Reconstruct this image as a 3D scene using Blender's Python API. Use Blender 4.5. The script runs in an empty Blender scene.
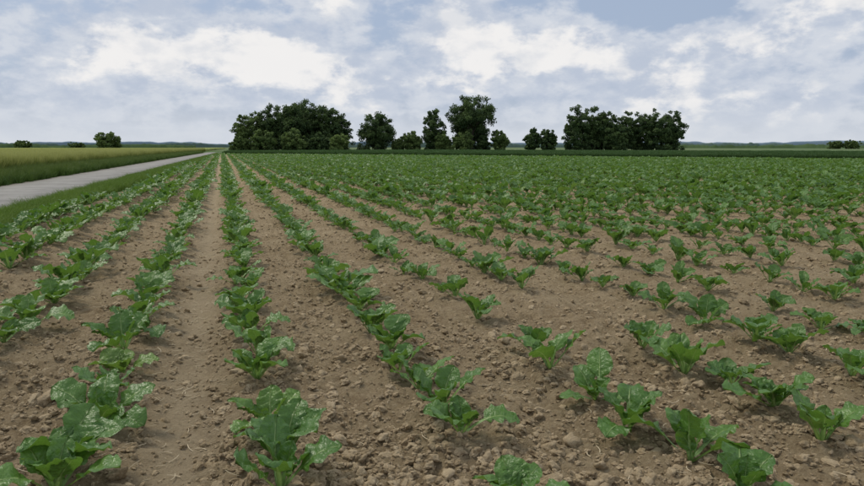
import bpy, math, random
import numpy as np
from mathutils import Vector, Matrix
random.seed(7); rng=np.random.default_rng(7)
scene=bpy.context.scene
scene.view_settings.view_transform='Standard'
scene.view_settings.look='None'
scene.view_settings.exposure=0
rad=math.radians

# ------------------------------------------------------------ helpers
def link(o): scene.collection.objects.link(o); return o
def np_mesh(name,V,F,mat=None,smooth=True,uv=None,col=None):
    V=np.asarray(V,dtype=np.float32); F=np.asarray(F,dtype=np.int32); n=F.shape[1]
    me=bpy.data.meshes.new(name)
    me.vertices.add(len(V)); me.vertices.foreach_set('co',V.ravel())
    me.loops.add(F.size); me.loops.foreach_set('vertex_index',F.ravel())
    me.polygons.add(len(F))
    me.polygons.foreach_set('loop_start',np.arange(0,F.size,n,dtype=np.int32))
    me.polygons.foreach_set('loop_total',np.full(len(F),n,dtype=np.int32))
    me.polygons.foreach_set('use_smooth',np.full(len(F),smooth,dtype=bool))
    if uv is not None:
        l=me.uv_layers.new(name='UVMap'); l.data.foreach_set('uv',np.asarray(uv,dtype=np.float32)[F.ravel()].ravel())
    if col is not None:
        a=me.attributes.new('tone','FLOAT','POINT'); a.data.foreach_set('value',np.asarray(col,dtype=np.float32))
    me.update(calc_edges=True); me.validate()
    if mat: me.materials.append(mat)
    return me
def hsh(i,j,s):
    v=np.sin(i*127.1+j*311.7+s*74.7)*43758.5453
    return v-np.floor(v)
def vn(x,y,s=0):
    xi=np.floor(x); yi=np.floor(y); fx=x-xi; fy=y-yi
    fx=fx*fx*(3-2*fx); fy=fy*fy*(3-2*fy)
    a=hsh(xi,yi,s);b=hsh(xi+1,yi,s);c=hsh(xi,yi+1,s);d=hsh(xi+1,yi+1,s)
    return (a*(1-fx)+b*fx)*(1-fy)+(c*(1-fx)+d*fx)*fy
def sstep(a,b,x):
    t=np.clip((x-a)/(b-a),0,1); return t*t*(3-2*t)

class NT:
    def __init__(s,mat):
        s.t=mat.node_tree; s.n=s.t.nodes; s.l=s.t.links
    def new(s,typ,**k):
        nd=s.n.new(typ)
        for a,b in k.items(): setattr(nd,a,b)
        return nd
    def lk(s,a,b): s.l.new(a,b)
    def math(s,op,a,b=None,c=None):
        nd=s.new('ShaderNodeMath',operation=op)
        for i,v in enumerate((a,b,c)):
            if v is None: continue
            if isinstance(v,(int,float)): nd.inputs[i].default_value=v
            else: s.lk(v,nd.inputs[i])
        return nd.outputs[0]
    def mix(s,f,a,b,mode='MIX'):
        nd=s.new('ShaderNodeMix',data_type='RGBA',blend_type=mode)
        for i,v in ((0,f),(6,a),(7,b)):
            if isinstance(v,(int,float)): nd.inputs[i].default_value=v
            elif isinstance(v,tuple): nd.inputs[i].default_value=(*v,1) if len(v)==3 else v
            else: s.lk(v,nd.inputs[i])
        return nd.outputs[2]
    def noise(s,vec,scale,detail=4,rough=.55,dist=0,w=None):
        nd=s.new('ShaderNodeTexNoise')
        nd.inputs['Scale'].default_value=scale; nd.inputs['Detail'].default_value=detail
        nd.inputs['Roughness'].default_value=rough; nd.inputs['Distortion'].default_value=dist
        if vec is not None: s.lk(vec,nd.inputs['Vector'])
        return nd.outputs['Fac']
    def ss(s,v,a,b,lo=0,hi=1):
        nd=s.new('ShaderNodeMapRange',interpolation_type='SMOOTHSTEP')
        nd.inputs['From Min'].default_value=a; nd.inputs['From Max'].default_value=b
        nd.inputs['To Min'].default_value=lo; nd.inputs['To Max'].default_value=hi
        s.lk(v,nd.inputs['Value']); return nd.outputs[0]
def newmat(name):
    m=bpy.data.materials.new(name); m.use_nodes=True
    n=NT(m); n.b=n.n['Principled BSDF']; n.out=n.n['Material Output']; return m,n
def vmap(n,vec,sc):
    nd=n.new('ShaderNodeMapping'); nd.inputs['Scale'].default_value=sc; n.lk(vec,nd.inputs['Vector']); return nd.outputs[0]

# ------------------------------------------------------------ layout functions
PATH_K=.0245
def path_r(y): return -3.10+PATH_K*(y-11.8)
def path_l(y): return path_r(y)-2.45
def field_l(y): return -2.42+.021*(y-8.5)
NX,NY,NC=.785,.62,59.7      # far boundary of the beet field
ROWS=[-2.29,-1.69,-1.085,-.481,.117,.74,1.362,1.965,2.554]
while ROWS[-1]<110: ROWS.append(ROWS[-1]+.612)

def gh(x,y):
    """ground relief"""
    x=np.asarray(x,dtype=float); y=np.asarray(y,dtype=float)
    infield=sstep(0,.25,x-field_l(y))*sstep(0,2,NC-(NX*x+NY*y))
    dist=np.hypot(x,y)
    fade=1-sstep(30,80,dist)
    wx=x+.05*(vn(x*9,y*9,11)-.5); wy=y+.05*(vn(x*9,y*9,12)-.5)
    h=.03*(vn(x*1.7,y*1.3,1)-.5)+.018*(vn(wx*5,wy*5,2)-.5)
    track=np.exp(-((x+.19+.02*np.sin(y*1.3))/.12)**2)+.7*np.exp(-((x-2.25)/.12)**2)+.6*np.exp(-((x+1.4)/.1)**2)
    rough=1-.65*np.clip(track,0,1)
    b1=1-np.abs(2*vn(wx*13,wy*13,3)-1)
    b2=1-np.abs(2*vn(wx*24+3,wy*24,4)-1)
    b3=vn(wx*44,wy*44,5)
    h=h+rough*(.026*(b1-.5)*vn(x*3,y*3,6)*1.6+.018*(b2-.5)+.018*(b3-.5))
    rp=((x-.117)/.611)*2*np.pi
    h=h+.012*np.cos(rp)*(x>-2.6)
    h=h-.022*track
    return h*infield*fade

# ------------------------------------------------------------ ground sheet
def axis(lo,hi,d0,k1,lim,k2,dense):
    out=[0.0]; v=0.0
    while v<hi:
        v+= d0 if v<dense else (max(d0,k1*v) if v<lim else k2*v); out.append(v)
    return out
ypos=axis(0,5000,.013,.006,60,.06,2.2); ypos=[v for v in ypos if v>=1.1 ]
yneg=[-3000,-1500,-700,-300,-120,-50,-20,-10,-5,-2,-1,0,.5,.8]
ys=np.array(yneg+ypos)
xp=axis(0,5000,.014,.007,22,.07,2.1)
xn=axis(0,5000,.015,.02,10,.09,2.7)
xs=np.array([-v for v in xn[:0:-1]]+xp)
X,Y=np.meshgrid(xs,ys); Z=gh(X,Y)
nx,ny=len(xs),len(ys)
V=np.stack([X.ravel(),Y.ravel(),Z.ravel()],1)
ii=(np.arange(ny-1)[:,None]*nx+np.arange(nx-1)[None,:]).ravel()
F=np.stack([ii,ii+1,ii+nx+1,ii+nx],1)

gm,n=newmat('ground_soil_and_meadow')
geo=n.new('ShaderNodeNewGeometry'); P=geo.outputs['Position']
sep=n.new('ShaderNodeSeparateXYZ'); n.lk(P,sep.inputs[0])
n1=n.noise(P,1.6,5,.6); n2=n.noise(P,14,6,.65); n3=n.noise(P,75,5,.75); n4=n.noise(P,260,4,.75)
soil=n.mix(n.ss(n2,.35,.68),(.300,.218,.122),(.445,.338,.20))
soil=n.mix(n.ss(n1,.35,.65),soil,n.mix(.5,soil,(.50,.395,.245)))
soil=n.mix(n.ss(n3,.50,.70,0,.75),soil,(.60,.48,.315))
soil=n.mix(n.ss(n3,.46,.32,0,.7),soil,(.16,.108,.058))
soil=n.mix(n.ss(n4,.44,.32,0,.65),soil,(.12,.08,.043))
tx=n.math('MULTIPLY',n.math('ADD',sep.outputs[0],.19),7.5)
tr=n.math('POWER',2.718,n.math('MULTIPLY',n.math('MULTIPLY',tx,tx),-1))
soil=n.mix(n.math('MULTIPLY',tr,.4),soil,(.55,.445,.30))
mw=n.noise(vmap(n,P,(.004,.02,1)),1,3,.6); mw2=n.noise(P,.6,4,.6)
mead=n.mix(n.ss(mw2,.3,.7),(.05,.10,.025),(.09,.15,.04))
far=n.mix(n.ss(mw,.40,.46),(.075,.13,.045),(.13,.17,.07)); far=n.mix(n.ss(mw,.56,.62),far,(.05,.10,.035))
fd=n.math('ADD',n.math('MULTIPLY',sep.outputs[0],NX),n.math('MULTIPLY',sep.outputs[1],NY))
mead=n.mix(n.ss(fd,90,130),mead,far)
fl=n.math('SUBTRACT',sep.outputs[0],n.math('ADD',n.math('MULTIPLY',sep.outputs[1],.021),-2.42-.1785))
fl=n.math('ADD',fl,n.math('MULTIPLY',n.math('SUBTRACT',n2,.5),.5))
m=n.math('MULTIPLY',n.ss(fl,0,.12),n.ss(fd,NC+.8,NC))
colr=n.mix(m,mead,soil); n.lk(colr,n.b.inputs['Base Color'])
n.b.inputs['Roughness'].default_value=.95; n.b.inputs['Specular IOR Level'].default_value=.15
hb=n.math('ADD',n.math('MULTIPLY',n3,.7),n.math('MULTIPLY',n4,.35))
bp=n.new('ShaderNodeBump'); bp.inputs['Strength'].default_value=1; bp.inputs['Distance'].default_value=.034
n.lk(hb,bp.inputs['Height']); n.lk(bp.outputs[0],n.b.inputs['Normal'])
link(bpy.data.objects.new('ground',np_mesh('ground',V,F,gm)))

# ------------------------------------------------------------ instancer
def instancer(name,coll,pts,rot,scl,idx):
    me=bpy.data.meshes.new(name); pts=np.asarray(pts,dtype=np.float32)
    me.vertices.add(len(pts)); me.vertices.foreach_set('co',pts.ravel())
    a=me.attributes.new('rot','FLOAT_VECTOR','POINT'); a.data.foreach_set('vector',np.asarray(rot,dtype=np.float32).ravel())
    a=me.attributes.new('scl','FLOAT_VECTOR','POINT'); a.data.foreach_set('vector',np.asarray(scl,dtype=np.float32).ravel())
    a=me.attributes.new('idx','INT','POINT'); a.data.foreach_set('value',np.asarray(idx,dtype=np.int32))
    o=link(bpy.data.objects.new(name,me))
    g=bpy.data.node_groups.new(name+'_scatter','GeometryNodeTree')
    g.interface.new_socket('Geometry',in_out='INPUT',socket_type='NodeSocketGeometry')
    g.interface.new_socket('Geometry',in_out='OUTPUT',socket_type='NodeSocketGeometry')
    gi=g.nodes.new('NodeGroupInput'); go=g.nodes.new('NodeGroupOutput')
    ip=g.nodes.new('GeometryNodeInstanceOnPoints'); ci=g.nodes.new('GeometryNodeCollectionInfo')
    ci.inputs['Collection'].default_value=coll
    ci.inputs['Separate Children'].default_value=True; ci.inputs['Reset Children'].default_value=True
    def na(nm,t):
        q=g.nodes.new('GeometryNodeInputNamedAttribute'); q.data_type=t; q.inputs['Name'].default_value=nm; return q.outputs['Attribute']
    e=g.nodes.new('FunctionNodeEulerToRotation')
    L=g.links.new
    L(gi.outputs[0],ip.inputs['Points']); L(ci.outputs[0],ip.inputs['Instance'])
    ip.inputs['Pick Instance'].default_value=True
    L(na('idx','INT'),ip.inputs['Instance Index']); L(na('rot','FLOAT_VECTOR'),e.inputs[0]); L(e.outputs[0],ip.inputs['Rotation'])
    L(na('scl','FLOAT_VECTOR'),ip.inputs['Scale']); L(ip.outputs[0],go.inputs[0])
    md=o.modifiers.new('scatter','NODES'); md.node_group=g
    return o
def collection(name,meshes):
    c=bpy.data.collections.new(name)
    for i,me in enumerate(meshes): c.objects.link(bpy.data.objects.new('%s_variant_%02d'%(name,i),me))
    return c

# ------------------------------------------------------------ beet plants
bm_,n=newmat('beet_leaf')
uv=n.new('ShaderNodeUVMap'); s=n.new('ShaderNodeSeparateXYZ'); n.lk(uv.outputs[0],s.inputs[0])
u,v=s.outputs[0],s.outputs[1]
au=n.math('ABSOLUTE',n.math('SUBTRACT',n.math('MULTIPLY',u,2),1))
oi=n.new('ShaderNodeObjectInfo'); R=oi.outputs['Random']
tc=n.new('ShaderNodeTexCoord')
nz=n.noise(tc.outputs['Object'],22,4,.6)
base=n.mix(R,(.080,.185,.030),(.130,.260,.045))
base=n.mix(n.ss(nz,.35,.7,0,.6),base,(.052,.138,.025))
base=n.mix(n.ss(oi.outputs['Random'],.94,.98,0,.4),base,(.20,.28,.05))
side=n.math('SINE',n.math('MULTIPLY',n.math('SUBTRACT',v,n.math('MULTIPLY',au,.16)),62))
sv=n.ss(side,.84,1,0,.26)
base=n.mix(sv,base,(.20,.36,.10))
mid=n.ss(n.math('ADD',au,n.math('MULTIPLY',v,.06)),.11,.03)
base=n.mix(n.math('MULTIPLY',mid,.8),base,(.32,.47,.17))
n.lk(base,n.b.inputs['Base Color'])
n.b.inputs['Roughness'].default_value=.38; n.b.inputs['Specular IOR Level'].default_value=.5
bp=n.new('ShaderNodeBump'); bp.inputs['Strength'].default_value=.8; bp.inputs['Distance'].default_value=.008
n.lk(n.math('SUBTRACT',n.noise(tc.outputs['Object'],70,2,.5),n.math('MULTIPLY',n.math('ADD',sv,mid),.7)),bp.inputs['Height']); n.lk(bp.outputs[0],n.b.inputs['Normal'])
tl=n.new('ShaderNodeBsdfTranslucent'); n.lk(n.mix(.6,base,(.26,.48,.05)),tl.inputs[0])
mx=n.new('ShaderNodeMixShader'); mx.inputs[0].default_value=.25
n.lk(n.b.outputs[0],mx.inputs[1]); n.lk(tl.outputs[0],mx.inputs[2]); n.lk(mx.outputs[0],n.out.inputs[0])

def beet(seed):
    r=random.Random(seed); Vs=[];Fs=[];UV=[]
    nl=r.randint(7,11); a0=r.random()*6.28
    for k in range(nl):
        f=k/(nl-1)
        az=a0+k*2.39996+r.uniform(-.3,.3)
        Lb=(.118-.050*f)*r.uniform(.8,1.15); W=Lb*r.uniform(.37,.46)
        Lp=(.082-.042*f)*r.uniform(.8,1.3)
        el=rad(44+38*f+r.uniform(-16,10)); droop=rad(r.uniform(10,80)*(1-.6*f))
        NA,NB=21,11; pts=[];tot=Lp+Lb
        pos=Vector((.006,0,0)); ang=el; c=[]; step=tot/(NA-1)
        for i in range(NA):
            t=i/(NA-1); c.append((pos.copy(),ang))
            ang=el-droop*sstep(.3,1.0,t)
            pos=pos+Vector((math.cos(ang)*step,0,math.sin(ang)*step))
        ph=r.uniform(0,6.28); wv=r.uniform(.10,.24); twist=r.uniform(-.7,.7); fold=r.uniform(.15,.75); fr=r.uniform(2.2,3.8)
        base_i=len(Vs); ca,sa=math.cos(az),math.sin(az); side=r.uniform(-.4,.4)
        for i,(p,an) in enumerate(c):
            t=i/(NA-1); tb=(t*tot-Lp)/Lb
            if tb<=0: w=.0048+.003*(1-t)
            else: w=W*(max(0,math.sin(math.pi*min(1,tb**.86)))**.55)+.004*(1-tb)
            nrm=Vector((-math.sin(an),0,math.cos(an)))
            for j in range(NB):
                q=(j/(NB-1))*2-1
                yy=q*w; rise=fold*abs(yy)*(1-.5*abs(q))
                if tb>0: rise+=wv*w*math.sin(ph+fr*6.28*tb+(1.7 if q>0 else 0))*abs(q)**1.6 +.0035*math.sin(19*tb+q*6+ph)*(abs(q)>.15)
                else: rise=.5*abs(yy)
                tw=twist*max(0,t-.2)
                pp=p+Vector((0,yy*math.cos(tw),yy*math.sin(tw)))+nrm*rise
                pp.y+=side*.07*t*t*2
                Vs.append((pp.x*ca-pp.y*sa,pp.x*sa+pp.y*ca,pp.z)); UV.append((.5+.5*q*(w/W if tb>0 else .08),max(0,tb)))
        for i in range(NA-1):
            for j in range(NB-1):
                a=base_i+i*NB+j; Fs.append((a,a+1,a+NB+1,a+NB))
    return np_mesh('beet_%d'%seed,Vs,Fs,bm_,True,uv=UV)
beets=collection('sugar_beet',[beet(100+i) for i in range(14)])

near={-.481:([2.02,2.20,2.52,2.84,3.12,3.40,3.7,3.97,4.25,4.55],4.85),
 .117:([1.85,2.02,2.30,2.89,3.18,3.5,3.75,4.05,4.36],4.7),
 .74:([1.60,2.06,2.32,2.56,2.80,3.05,3.43,3.9],4.25),
 1.362:([1.44,1.70,1.97,2.24,2.62,2.84,3.5,4.05],4.3),
 1.965:([1.70,1.96,2.2,2.40,2.74],3.5),
 2.554:([1.8,2.12,2.46,2.69,3.09,3.41],3.75),
 -1.085:([2.6,2.88,3.2],3.5),
 -1.69:([],2.4),-2.29:([],2.4)}
pts=[];scs=[]
def keep(x,y): return x>field_l(y)+.04 and NX*x+NY*y<NC-.3
for x0 in ROWS:
    ph=random.random()*6; lst,st=near.get(x0,([],0.6))
    for y in lst:
        pts.append((x0+random.gauss(0,.022),y)); scs.append(random.uniform(.90,1.18)*(1.03 if x0<1.5 else .93))
    y=st; ymax=(NC-NX*x0)/NY
    while y<ymax:
        right=x0>.9
        p_gap=.10 if right and y<11 else .03
        if random.random()>p_gap or y>30:
            sc=random.gauss(1.0,.18)
            sc*=(1.04 if x0<.9 else .90)+.28*float(sstep(7,17,math.hypot(x0,y)))
            sc=min(1.6,max(.4,sc))
            x=x0+random.gauss(0,.025)
            if keep(x,y): pts.append((x,y)); scs.append(sc)
        nearf=1 if math.hypot(x0,y)<7.5 else 0
        y+=random.uniform(.18,.32)+.05*nearf if not right else random.uniform(.16,.29)+.10*nearf
pts=np.array(pts); z=gh(pts[:,0],pts[:,1])-.004
N=len(pts); scs=np.array(scs); print('beets',N)
rot=np.stack([rng.normal(0,.11,N),rng.normal(0,.11,N),rng.uniform(0,6.28,N)],1)
sc3=np.stack([scs,scs,scs*rng.uniform(.85,1.2,N)],1)
instancer('sugar_beet_rows',beets,np.stack([pts[:,0],pts[:,1],z],1),rot,sc3,rng.integers(0,14,N))

# ------------------------------------------------------------ clods, stones, straw
cm,n=newmat('soil_clod'); tc=n.new('ShaderNodeTexCoord'); oi=n.new('ShaderNodeObjectInfo')
geo=n.new('ShaderNodeNewGeometry')
k=n.noise(geo.outputs['Position'],70,5,.7)
c=n.mix(oi.outputs['Random'],(.32,.235,.135),(.52,.405,.255)); c=n.mix(n.ss(k,.4,.7,0,.6),c,(.59,.475,.31))
n.lk(c,n.b.inputs['Base Color']); n.b.inputs['Roughness'].default_value=.95; n.b.inputs['Specular IOR Level'].default_value=.15
bp=n.new('ShaderNodeBump'); bp.inputs['Strength'].default_value=.9; bp.inputs['Distance'].default_value=.012; n.lk(n.noise(geo.outputs['Position'],180,4,.7),bp.inputs['Height']); n.lk(bp.outputs[0],n.b.inputs['Normal'])
import bmesh
from mathutils import noise as mn
def clod(seed):
    b=bmesh.new(); bmesh.ops.create_icosphere(b,subdivisions=3,radius=1)
    o=Vector((seed*3.1,seed*1.7,0))
    for v in b.verts:
        d=1+.55*mn.noise(v.co*1.1+o)+.34*mn.noise(v.co*2.7+o)+.18*mn.noise(v.co*6+o)
        v.co*=d; v.co.z*=.6
    me=bpy.data.meshes.new('clod_%d'%seed); b.to_mesh(me); b.free(); me.materials.append(cm)
    for p in me.polygons: p.use_smooth=seed%2==0
    return me
clods=collection('soil_clod',[clod(i) for i in range(8)])
NCL=80000
r_=1.6+ (rng.random(NCL)**1.7)*16; th=rng.uniform(rad(-24),rad(60),NCL)
cx=r_*np.sin(th); cy=r_*np.cos(th)
dens=vn(cx*2.3,cy*2.3,21)*.6+.4*vn(cx*7,cy*7,22)
trk=np.exp(-((cx+.19)/.13)**2)
ok=(dens>rng.uniform(.12,.7,NCL))&(cx>field_l(cy)+.05)&(rng.random(NCL)>trk*.8)
cx,cy=cx[ok],cy[ok]; N=len(cx)
s_=.0025+.005*rng.random(N)+.015*rng.random(N)**6+rng.uniform(.008,.019,N)*(rng.random(N)>.992)
instancer('soil_clods',clods,np.stack([cx,cy,gh(cx,cy)+s_*.15],1),np.stack([rng.normal(0,.4,N),rng.normal(0,.4,N),rng.uniform(0,6.28,N)],1),np.stack([s_*rng.uniform(.8,1.4,N),s_,s_],1),rng.integers(0,8,N))
sm,n=newmat('dry_straw'); n.b.inputs['Base Color'].default_value=(.60,.50,.33,1); n.b.inputs['Roughness'].default_value=.7
def straw(seed):
    r=random.Random(seed); Vs=[];Fs=[];L=1;b=r.uniform(-.15,.15)
    for i in range(5):
        t=i/4; 
        for a in range(4):
            Vs.append(((t-.5)*L,b*math.sin(t*3.1)+.03*math.cos(a*1.571),.03*math.sin(a*1.571)))
    for i in range(4):
        for a in range(4): Fs.append((i*4+a,i*4+(a+1)%4,i*4+4+(a+1)%4,i*4+4+a))
    return np_mesh('straw_%d'%seed,Vs,Fs,sm)
straws=collection('straw',[straw(i) for i in range(3)])
N=1300; r_=1.7+rng.random(N)**1.4*8; th=rng.uniform(rad(-22),rad(58),N); cx=r_*np.sin(th); cy=r_*np.cos(th)
cx[:500]=-.19+rng.normal(0,.13,500); cy[:500]=rng.uniform(1.6,9,500)
s_=rng.uniform(.012,.06,N)
instancer('straw_litter',straws,np.stack([cx,cy,gh(cx,cy)+.006],1),np.stack([rng.normal(0,.1,N),rng.normal(0,.15,N),rng.uniform(0,6.28,N)],1),np.stack([s_,s_*.8+.01,s_*.3+.02],1),rng.integers(0,3,N))

# ------------------------------------------------------------ grass and crops
def grassmat(name,lo,hi,tip,h,w=.35):
    m,n=newmat(name); tc=n.new('ShaderNodeTexCoord'); s=n.new('ShaderNodeSeparateXYZ'); n.lk(tc.outputs['Object'],s.inputs[0])
    oi=n.new('ShaderNodeObjectInfo'); geo=n.new('ShaderNodeNewGeometry')
    c=n.mix(oi.outputs['Random'],lo,hi)
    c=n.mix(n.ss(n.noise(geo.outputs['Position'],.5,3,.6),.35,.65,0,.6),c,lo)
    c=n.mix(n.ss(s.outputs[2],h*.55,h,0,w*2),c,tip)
    n.lk(c,n.b.inputs['Base Color']); n.b.inputs['Roughness'].default_value=.6; n.b.inputs['Specular IOR Level'].default_value=.25
    tl=n.new('ShaderNodeBsdfTranslucent'); n.lk(c,tl.inputs[0]); mx=n.new('ShaderNodeMixShader'); mx.inputs[0].default_value=.3
    n.lk(n.b.outputs[0],mx.inputs[1]); n.lk(tl.outputs[0],mx.inputs[2]); n.lk(mx.outputs[0],n.out.inputs[0]); return m
def tuft(seed,mat,H,R,nb,w,lean):
    r=random.Random(seed);Vs=[];Fs=[]
    for k in range(nb):
        a=r.random()*6.28; rr=R*math.sqrt(r.random()); x,y=rr*math.cos(a),rr*math.sin(a)
        h=H*r.uniform(.55,1.1); d=r.random()*6.28; ln=lean*h*r.uniform(.2,1.2); fa=r.random()*3.14; ww=w*r.uniform(.7,1.3)
        b=len(Vs)
        for i in range(4):
            t=i/3; wt=ww*(1-.85*t**1.5)
            px=x+ln*t*t*math.cos(d); py=y+ln*t*t*math.sin(d); pz=h*(t-.12*lean*t*t)
            Vs+= [(px-wt*math.cos(fa),py-wt*math.sin(fa),pz),(px+wt*math.cos(fa),py+wt*math.sin(fa),pz)]
        for i in range(3): q=b+2*i; Fs.append((q,q+1,q+3,q+2))
    return np_mesh('tuft_%d'%seed,Vs,Fs,mat)
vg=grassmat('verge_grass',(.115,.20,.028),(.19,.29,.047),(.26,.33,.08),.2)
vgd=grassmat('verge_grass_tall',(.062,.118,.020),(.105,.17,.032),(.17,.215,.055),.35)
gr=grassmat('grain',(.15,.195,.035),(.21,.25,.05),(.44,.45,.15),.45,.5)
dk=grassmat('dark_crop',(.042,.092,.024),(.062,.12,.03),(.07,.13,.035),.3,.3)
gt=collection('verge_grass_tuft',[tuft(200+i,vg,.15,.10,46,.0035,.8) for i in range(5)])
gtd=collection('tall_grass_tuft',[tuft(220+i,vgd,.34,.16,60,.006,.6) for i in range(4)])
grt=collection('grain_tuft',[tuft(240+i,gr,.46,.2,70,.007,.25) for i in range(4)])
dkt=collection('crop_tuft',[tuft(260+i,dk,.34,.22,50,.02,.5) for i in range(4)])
def scatter(name,coll,x,y,z,smin,smax,k):
    N=len(x); s=rng.uniform(smin,smax,N)
    instancer(name,coll,np.stack([x,y,z],1),np.stack([rng.normal(0,.08,N),rng.normal(0,.08,N),rng.uniform(0,6.28,N)],1),np.stack([s,s,s*rng.uniform(.8,1.2,N)],1),rng.integers(0,k,N)); print(name,N)
N=17000; y=2+rng.random(N)**1.5*105; f=rng.random(N); x=field_l(y)-.10+rng.normal(0,.05,N)+(path_r(y)+.03-field_l(y)+.1)*f
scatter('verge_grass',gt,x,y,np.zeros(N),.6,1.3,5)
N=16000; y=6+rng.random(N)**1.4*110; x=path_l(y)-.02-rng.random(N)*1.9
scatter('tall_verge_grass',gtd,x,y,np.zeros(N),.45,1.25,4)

def slab(name,poly_fn,nx,ny,h,mat,amp,px=1.0):
    u=np.linspace(0,1,nx); v=np.linspace(0,1,ny)**px
    U,W=np.meshgrid(u,v); X,Y=poly_fn(U,W)
    Z=h+amp*(rng.random(X.shape)-.5)+amp*(vn(X*.3,Y*.3,31)-.5)
    Z[0,:]=0;Z[-1,:]=0;Z[:,0]=0;Z[:,-1]=0
    V=np.stack([X.ravel(),Y.ravel(),Z.ravel()],1); ii=(np.arange(ny-1)[:,None]*nx+np.arange(nx-1)[None,:]).ravel()
    F=np.stack([ii,ii+1,ii+nx+1,ii+nx],1)
    return link(bpy.data.objects.new(name,np_mesh(name,V,F,mat,False)))
def surfmat(name,a,b,c):
    m,n=newmat(name); geo=n.new('ShaderNodeNewGeometry'); P=geo.outputs['Position']
    k=n.mix(n.ss(n.noise(P,2.5,6,.7),.35,.65),a,b); k=n.mix(n.ss(n.noise(vmap(n,P,(.06,.02,1)),1,4,.6),.4,.6),k,c)
    n.lk(k,n.b.inputs['Base Color']); n.b.inputs['Roughness'].default_value=.9; n.b.inputs['Specular IOR Level'].default_value=.1; return m
gs=surfmat('grain_canopy',(.19,.235,.055),(.35,.375,.12),(.25,.29,.075))
ds=surfmat('dark_crop_canopy',(.034,.078,.022),(.050,.10,.028),(.042,.088,.025))
def gf(U,W):
    Y=-15+W*415; edge=path_l(Y)-1.9; X=edge-(U**2)*260; return X,Y
slab('grain_field',gf,200,700,.46,gs,.18,1.6)
N=80000; y=8+rng.random(N)**1.5*150; x=path_l(y)-1.8-rng.random(N)**1.8*35
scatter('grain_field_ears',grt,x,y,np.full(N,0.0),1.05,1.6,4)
TX,TY=-NY,NX
def band_xy(t,q):
    d=NC+1.0+q; return NX*d+TX*t, NY*d+TY*t
def bf(U,W):
    t=-110+U*215; q=W*85
    X,Y=band_xy(t,q); lim=path_r(Y)+1.2; X=np.maximum(X,lim); return X,Y
slab('dark_crop_field',bf,600,180,.28,ds,.12)
N=60000; t=rng.uniform(-70,105,N); q=rng.random(N)**1.8*70; x,y=band_xy(t,q); ok=x>path_r(y)+1.2; x,y=x[ok],y[ok]
scatter('dark_crop_plants',dkt,x,y,np.zeros(len(x)),.9,1.25,4)

# ------------------------------------------------------------ concrete path
pm,n=newmat('path_concrete'); geo=n.new('ShaderNodeNewGeometry'); P=geo.outputs['Position']
s=n.new('ShaderNodeSeparateXYZ'); n.lk(P,s.inputs[0])
c=n.mix(n.ss(n.noise(P,1.2,5,.6),.35,.65),(.20,.19,.17),(.285,.27,.245)); c=n.mix(n.ss(n.noise(P,40,4,.7),.5,.75,0,.5),c,(.16,.15,.13))
j=n.math('FRACT',n.math('MULTIPLY',s.outputs[1],.2)); c=n.mix(n.ss(j,.008,.002),c,(.08,.08,.07))
cc=n.math('SUBTRACT',s.outputs[0],n.math('ADD',n.math('MULTIPLY',s.outputs[1],PATH_K),-3.10-1.225-.289))
c=n.mix(n.math('MULTIPLY',n.ss(n.math('ABSOLUTE',cc),.8,1.2),n.ss(n.noise(P,3,4,.7),.4,.6,.2,.9)),c,(.18,.155,.105))
n.lk(c,n.b.inputs['Base Color']); n.b.inputs['Roughness'].default_value=.85
yy=np.linspace(-15,130,300); Vs=[];Fs=[]
for i,y in enumerate(yy):
    wob=.04*math.sin(y*.9)+.03*math.sin(y*2.3)
    xr,xl=path_r(y)+wob,path_l(y)+.04*math.sin(y*1.1)
    Vs+=[(xr+.02,y,-.02),(xr,y,.03),((xr+xl)/2,y,.045),(xl,y,.03),(xl-.02,y,-.02)]
for i in range(len(yy)-1):
    for k in range(4): a=i*5+k; Fs.append((a,a+5,a+6,a+1))
link(bpy.data.objects.new('farm_path',np_mesh('farm_path',Vs,Fs,pm)))

# ------------------------------------------------------------ trees
bk,n=newmat('bark'); geo=n.new('ShaderNodeNewGeometry'); n.lk(n.mix(n.noise(geo.outputs['Position'],6,5,.6),(.05,.04,.03),(.13,.11,.085)),n.b.inputs['Base Color']); n.b.inputs['Roughness'].default_value=.9
def leafmat(name,a,b):
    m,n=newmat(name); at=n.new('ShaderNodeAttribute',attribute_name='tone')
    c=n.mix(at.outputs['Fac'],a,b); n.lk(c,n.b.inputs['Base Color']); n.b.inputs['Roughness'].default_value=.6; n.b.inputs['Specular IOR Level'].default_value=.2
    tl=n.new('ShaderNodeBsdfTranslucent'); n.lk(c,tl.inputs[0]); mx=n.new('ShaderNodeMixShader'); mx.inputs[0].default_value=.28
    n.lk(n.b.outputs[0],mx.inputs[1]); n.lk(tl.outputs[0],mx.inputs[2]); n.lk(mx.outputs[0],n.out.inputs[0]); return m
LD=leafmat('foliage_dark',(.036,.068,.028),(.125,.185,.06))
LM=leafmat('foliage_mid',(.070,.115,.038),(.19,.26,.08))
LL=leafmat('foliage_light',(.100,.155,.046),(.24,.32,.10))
def limb(p0,p1,r0,r1,Vs,Fs,seg=6,sides=7,bend=.06,r=random):
    b=len(Vs); d=(p1-p0); L=d.length; d.normalize(); a=d.orthogonal().normalized(); c=d.cross(a)
    bx,by=r.uniform(-bend,bend)*L,r.uniform(-bend,bend)*L
    for i in range(seg+1):
        t=i/seg; p=p0.lerp(p1,t)+a*bx*math.sin(3.14*t)+c*by*math.sin(3.14*t); rr=r0+(r1-r0)*t
        for k in range(sides):
            th=6.283*k/sides; q=p+(a*math.cos(th)+c*math.sin(th))*rr; Vs.append(tuple(q))
    for i in range(seg):
        for k in range(sides): Fs.append((b+i*sides+k,b+i*sides+(k+1)%sides,b+(i+1)*sides+(k+1)%sides,b+(i+1)*sides+k))
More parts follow.
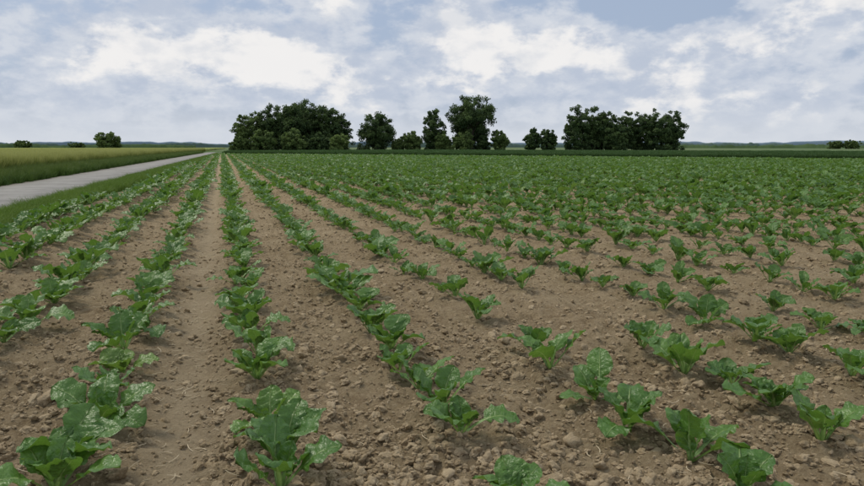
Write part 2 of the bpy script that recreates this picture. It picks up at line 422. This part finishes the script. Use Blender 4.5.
def tree(name,bearing,D,H,W,mat,low=.18,seed=0,shape='round',lsz=.34,dens=1.0):
    r=random.Random(seed); g=np.random.default_rng(seed)
    root=link(bpy.data.objects.new(name,None)); root.empty_display_size=1
    root.location=(D*math.sin(rad(bearing)),D*math.cos(rad(bearing)),0); root.rotation_euler[2]=r.random()*.6
    Vs=[];Fs=[]; tr=.022*H+.08
    limb(Vector((0,0,-.2)),Vector((r.uniform(-.3,.3),r.uniform(-.3,.3),H*.62)),tr,tr*.35,Vs,Fs,8,9,.03,r)
    ctr=H*(low+(1-low)*.5); hv=H*(1-low)*.5
    blobs=[]; nb=int(50+W*4); R0=W*.5
    lump=[(g.normal(size=3),r.uniform(.10,.26)) for _ in range(7)]
    for k in range(nb):
        d=g.normal(size=3); d/=np.linalg.norm(d); q=(r.random()**.42)
        e=.86
        for (ld,la) in lump:
            ld=ld/np.linalg.norm(ld); e+=la*max(0,float(d@ld))**4
        x,y,zz=d*q*min(e,1.08)
        br=r.uniform(.12,.23)*min(R0,hv)*1.05
        kx=max(.3,1-br/R0*.55); kz=max(.3,1-br/hv*.55)
        blobs.append((x*R0*kx,y*R0*kx,ctr+zz*hv*kz,br,r.random()))
    if shape=='bushy':      # leafy right down to the ground
        for k in range(int(nb*.9)):
            a=r.random()*6.283; q=math.sqrt(r.random()); h=r.random()*.55
            br=r.uniform(.14,.24)*min(R0,hv); e=.78+.16*math.sin(a*3+seed)+.1*math.sin(a*5+2*seed)
            blobs.append((math.cos(a)*q*R0*e,math.sin(a)*q*R0*e,max(br*.5,h*H),br,r.random()))
    for (x,y,z,br,t) in sorted(blobs,key=lambda b:-b[3])[:12]:
        z0=H*r.uniform(.15,.5); limb(Vector((0,0,min(z0,z*.8))),Vector((x*.85,y*.85,z)),tr*.4,tr*.08,Vs,Fs,4,6,.08,r)
    tme=np_mesh(name+'_trunk',Vs,Fs,bk); to=link(bpy.data.objects.new('trunk_and_limbs',tme)); to.parent=root
    allV=[];tone=[]
    for (x,y,z,br,t) in blobs:
        m=int(dens*110*(br/1.2)**2/(lsz/.34)**2)+40
        d=g.normal(size=(m,3)); d/=np.linalg.norm(d,axis=1)[:,None]; rr=br*g.random(m)**.38*g.uniform(.75,1.25,m)
        c=d*rr[:,None]; c[:,2]*=.85; c+=np.array([x,y,z]); c[:,2]=np.maximum(c[:,2],.15)
        e1=g.normal(size=(m,3)); e1/=np.linalg.norm(e1,axis=1)[:,None]
        e2=np.cross(e1,g.normal(size=(m,3))); e2/=np.linalg.norm(e2,axis=1)[:,None]
        sz=lsz*g.uniform(.6,1.35,m)[:,None]
        q=np.stack([c-e1*sz*.6,c-e2*sz*.42,c+e1*sz*.6,c+e2*sz*.42],1)
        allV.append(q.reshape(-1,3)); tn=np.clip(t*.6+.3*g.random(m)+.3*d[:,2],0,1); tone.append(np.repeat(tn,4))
    A=np.concatenate(allV); T=np.concatenate(tone); F=np.arange(len(A)).reshape(-1,4)
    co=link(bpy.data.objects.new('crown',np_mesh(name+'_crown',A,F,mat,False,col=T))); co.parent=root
    return len(F)
T=[('broadleaf_tree',1.7,226,11.8,7.5,LM,.1,'bushy'),('broadleaf_tree',2.9,231,13.8,9,LM,.1,'bushy'),
('broadleaf_tree',4.3,228,15.4,11.5,LD,.1,'bushy'),('broadleaf_tree',5.7,224,16.2,11.5,LD,.1,'bushy'),
('broadleaf_tree',7.1,230,16.2,11.5,LD,.1,'bushy'),('broadleaf_tree',8.4,226,15.4,10.5,LD,.1,'bushy'),('broadleaf_tree',6.4,236,16.6,12,LD,.1,'bushy'),
('broadleaf_tree',9.5,228,12.2,9,LD,.1,'bushy'),('broadleaf_tree',12.65,225,13.2,12.8,LD,.1,'bushy'),
('willow_shrub',5.6,212,6.8,8.5,LM,.0,'bushy'),('willow_shrub',9.4,214,5.2,7,LL,.0,'bushy'),
('willow_shrub',3.3,214,6.6,8,LM,.0,'bushy'),('willow_shrub',7.7,216,5.8,7,LD,.0,'bushy'),
('willow_shrub',1.4,216,4.2,6,LM,.0,'bushy'),('willow_shrub',15.4,222,6.4,8,LM,.0,'bushy'),('willow_shrub',14.3,226,3.6,5,LL,.0,'bushy'),
('poplar_tree',17.3,224,14.6,8.4,LD,.1,'bushy'),('willow_shrub',18.2,220,6.5,6,LM,.0,'bushy'),
('broadleaf_tree',20.5,224,18.4,19,LD,.18,'round'),('broadleaf_tree',20.3,229,14,12.5,LD,.1,'bushy'),('willow_shrub',19.9,218,6.0,8,LM,.0,'bushy'),('willow_shrub',22.9,220,6.8,6.4,LM,.0,'bushy'),('willow_shrub',21.5,222,5,5,LD,.0,'bushy'),
('broadleaf_tree',25.6,226,7.8,6.4,LD,.05,'bushy'),('broadleaf_tree',26.9,226,7.0,6.2,LD,.05,'bushy'),
('broadleaf_tree',29.2,228,14.2,9.6,LD,.06,'bushy'),('broadleaf_tree',30.4,231,14.5,10,LD,.06,'bushy'),('broadleaf_tree',31.6,230,13.4,9,LD,.06,'bushy'),
('broadleaf_tree',33.1,232,12.4,9,LD,.06,'bushy'),('broadleaf_tree',34.3,234,12.8,9.5,LD,.06,'bushy'),('broadleaf_tree',35.5,232,12.9,9.5,LD,.06,'bushy'),('broadleaf_tree',36.6,236,13.2,9.4,LD,.06,'bushy'),
('willow_shrub',32.4,226,9,8,LD,.0,'bushy'),
('broadleaf_tree',-8.3,330,8.2,11.5,LM,.02,'bushy'),('willow_shrub',-13.9,420,5,10,LM,.0,'bushy'),('willow_shrub',-10.4,420,4,9,LM,.0,'bushy'),
('broadleaf_tree',47.9,420,4.6,9,LM,.02,'bushy'),('broadleaf_tree',48.9,420,5.2,9,LM,.02,'bushy')]
tot=0
for i,(nm,b,D,H,W,mt,low,sh) in enumerate(T):
    tot+=tree(nm,b,D,H,W,mt,low,50+i,sh,.42 if D<300 else .55)
print('leaves',tot)

# ------------------------------------------------------------ distant woods & hills
def ridge(name,b0,b1,D,h0,h1,mat,nseg=400,seed=1,rough=.4,freq=1.0):
    Vs=[];Fs=[]
    bs=np.linspace(b0,b1,nseg)
    hh=h0+(h1-h0)*(.55*vn(bs*.35*freq,bs*0+seed,seed)+.3*vn(bs*1.3*freq,bs*0+seed,seed+1)+rough*.6*vn(bs*7*freq,bs*0,seed+2))
    for b,h in zip(bs,hh):
        s_,c_=math.sin(rad(b)),math.cos(rad(b))
        Vs+=[(D*s_,D*c_,-1),((D+2)*s_,(D+2)*c_,h*.8),((D+12)*s_,(D+12)*c_,h),((D+80)*s_,(D+80)*c_,-1)]
    for i in range(nseg-1):
        for k in range(3): a=i*4+k; Fs.append((a,a+4,a+5,a+1))
    link(bpy.data.objects.new(name,np_mesh(name,Vs,Fs,mat,True)))
def flat(name,a,b,sc):
    m,n=newmat(name); geo=n.new('ShaderNodeNewGeometry'); n.lk(n.mix(n.ss(n.noise(geo.outputs['Position'],sc,4,.6),.4,.6),a,b),n.b.inputs['Base Color']); n.b.inputs['Roughness'].default_value=1; n.b.inputs['Specular IOR Level'].default_value=0; return m
HZ=flat('hazy_hills',(.17,.23,.29),(.20,.26,.32),.002)  # aerial haze painted into the hills' bluish base colour
WZ=flat('hazy_woods',(.08,.12,.105),(.11,.155,.13),.01)  # woods' base colour shifted blue-grey to paint in distance haze
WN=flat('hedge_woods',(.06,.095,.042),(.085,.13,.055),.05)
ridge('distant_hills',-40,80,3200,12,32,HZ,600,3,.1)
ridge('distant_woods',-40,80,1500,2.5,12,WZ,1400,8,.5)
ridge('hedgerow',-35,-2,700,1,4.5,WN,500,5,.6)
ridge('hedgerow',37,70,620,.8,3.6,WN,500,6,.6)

# ------------------------------------------------------------ sky
EL,AZ=52,-35
w=bpy.data.worlds.new('World'); scene.world=w; w.use_nodes=True
n=NT(w); bg=n.n['Background']
sky=n.new('ShaderNodeTexSky'); sky.sky_type='NISHITA'; sky.sun_disc=False; sky.sun_elevation=rad(EL); sky.sun_rotation=rad(AZ)
sky.air_density=1.0; sky.dust_density=2.0
tc=n.new('ShaderNodeTexCoord'); D=tc.outputs['Generated']
s=n.new('ShaderNodeSeparateXYZ'); n.lk(D,s.inputs[0]); z=n.math('MAXIMUM',s.outputs[2],0)
az=n.math('MULTIPLY',n.math('ARCTAN2',s.outputs[0],s.outputs[1]),57.2958)
el=n.math('MULTIPLY',s.outputs[2],57.2958)
def gauss(a,e,wa,we,amp):
    p=n.math('DIVIDE',n.math('SUBTRACT',az,a),wa); q=n.math('DIVIDE',n.math('SUBTRACT',el,e),we)
    r2=n.math('ADD',n.math('MULTIPLY',p,p),n.math('MULTIPLY',q,q))
    return n.math('MULTIPLY',n.math('POWER',2.718,n.math('MULTIPLY',r2,-1)),amp)
acc=None
for g in [(-5.5,8.0,5,1.6,.12),(0.5,7.3,6,1.7,.13),(6.5,6.8,5,2.0,.13),(-5.5,12.2,3.5,1.2,.14),(9,11.5,2.6,1.5,.14),
          (19,10.6,3,1.6,.15),(22.5,8.2,5,2.4,.15),(28,7.2,6,1.8,.13),(39,7.6,6,1.8,.13),(47,10.6,4,1.6,.12),(13,5.2,6,1.2,.08),
          (2.5,11.2,5,1.3,-.17),(14,9.8,4,2.2,-.18),(29,11.4,8,1.6,-.17),(36,10.2,5,1.3,-.14),(-13,10.5,4,2.2,-.11),(42,12.4,5,1.2,-.09),(34,7.8,2.5,1.4,-.06)]:
    t=gauss(*g); acc=t if acc is None else n.math('ADD',acc,t)
v1=vmap(n,D,(1,1,1.6))
big=n.noise(v1,9,10,.56,.1)
v2=n.new('ShaderNodeMapping'); v2.inputs['Location'].default_value=(3.3,1.2,.7); v2.inputs['Scale'].default_value=(1,1,1.9); n.lk(D,v2.inputs['Vector'])
fine=n.noise(v2.outputs[0],20,8,.58,.1)
comb=n.math('ADD',n.math('ADD',n.math('MULTIPLY',big,.62),n.math('MULTIPLY',fine,.38)),acc)
blue=n.mix(.8,sky.outputs[0],(3.9,4.75,6.3))
grey=n.mix(n.ss(fine,.36,.64),(5.0,5.6,6.7),(6.4,6.8,7.5))
col=n.mix(n.ss(comb,.35,.49),blue,grey)
col=n.mix(n.ss(comb,.535,.655,0,.96),col,(8.9,8.75,8.65))
sh=n.noise(v2.outputs[0],13,6,.55,.2)
col=n.mix(n.math('MULTIPLY',n.ss(sh,.50,.66,0,.5),n.ss(comb,.48,.62)),col,(6.0,6.4,7.1))
hz=n.ss(z,.08,.0,0,.85)
col=n.mix(hz,col,(6.6,6.95,7.5))
n.lk(col,bg.inputs[0]); bg.inputs[1].default_value=.1
sun=bpy.data.lights.new('sun','SUN'); sun.energy=1.9; sun.angle=rad(16); sun.color=(1,.93,.80)
so=link(bpy.data.objects.new('sun',sun)); d=Vector((math.sin(rad(AZ))*math.cos(rad(EL)),math.cos(rad(AZ))*math.cos(rad(EL)),math.sin(rad(EL))))
so.rotation_euler=d.to_track_quat('Z','Y').to_euler(); so.location=(0,0,30)

# ------------------------------------------------------------ camera
cam=bpy.data.cameras.new('camera'); cam.lens=28; cam.sensor_width=36; cam.clip_start=.05; cam.clip_end=12000
co=link(bpy.data.objects.new('camera',cam)); co.location=(0,0,1.0); co.rotation_euler=(rad(90-8.13),0,rad(-17.2))
scene.camera=co
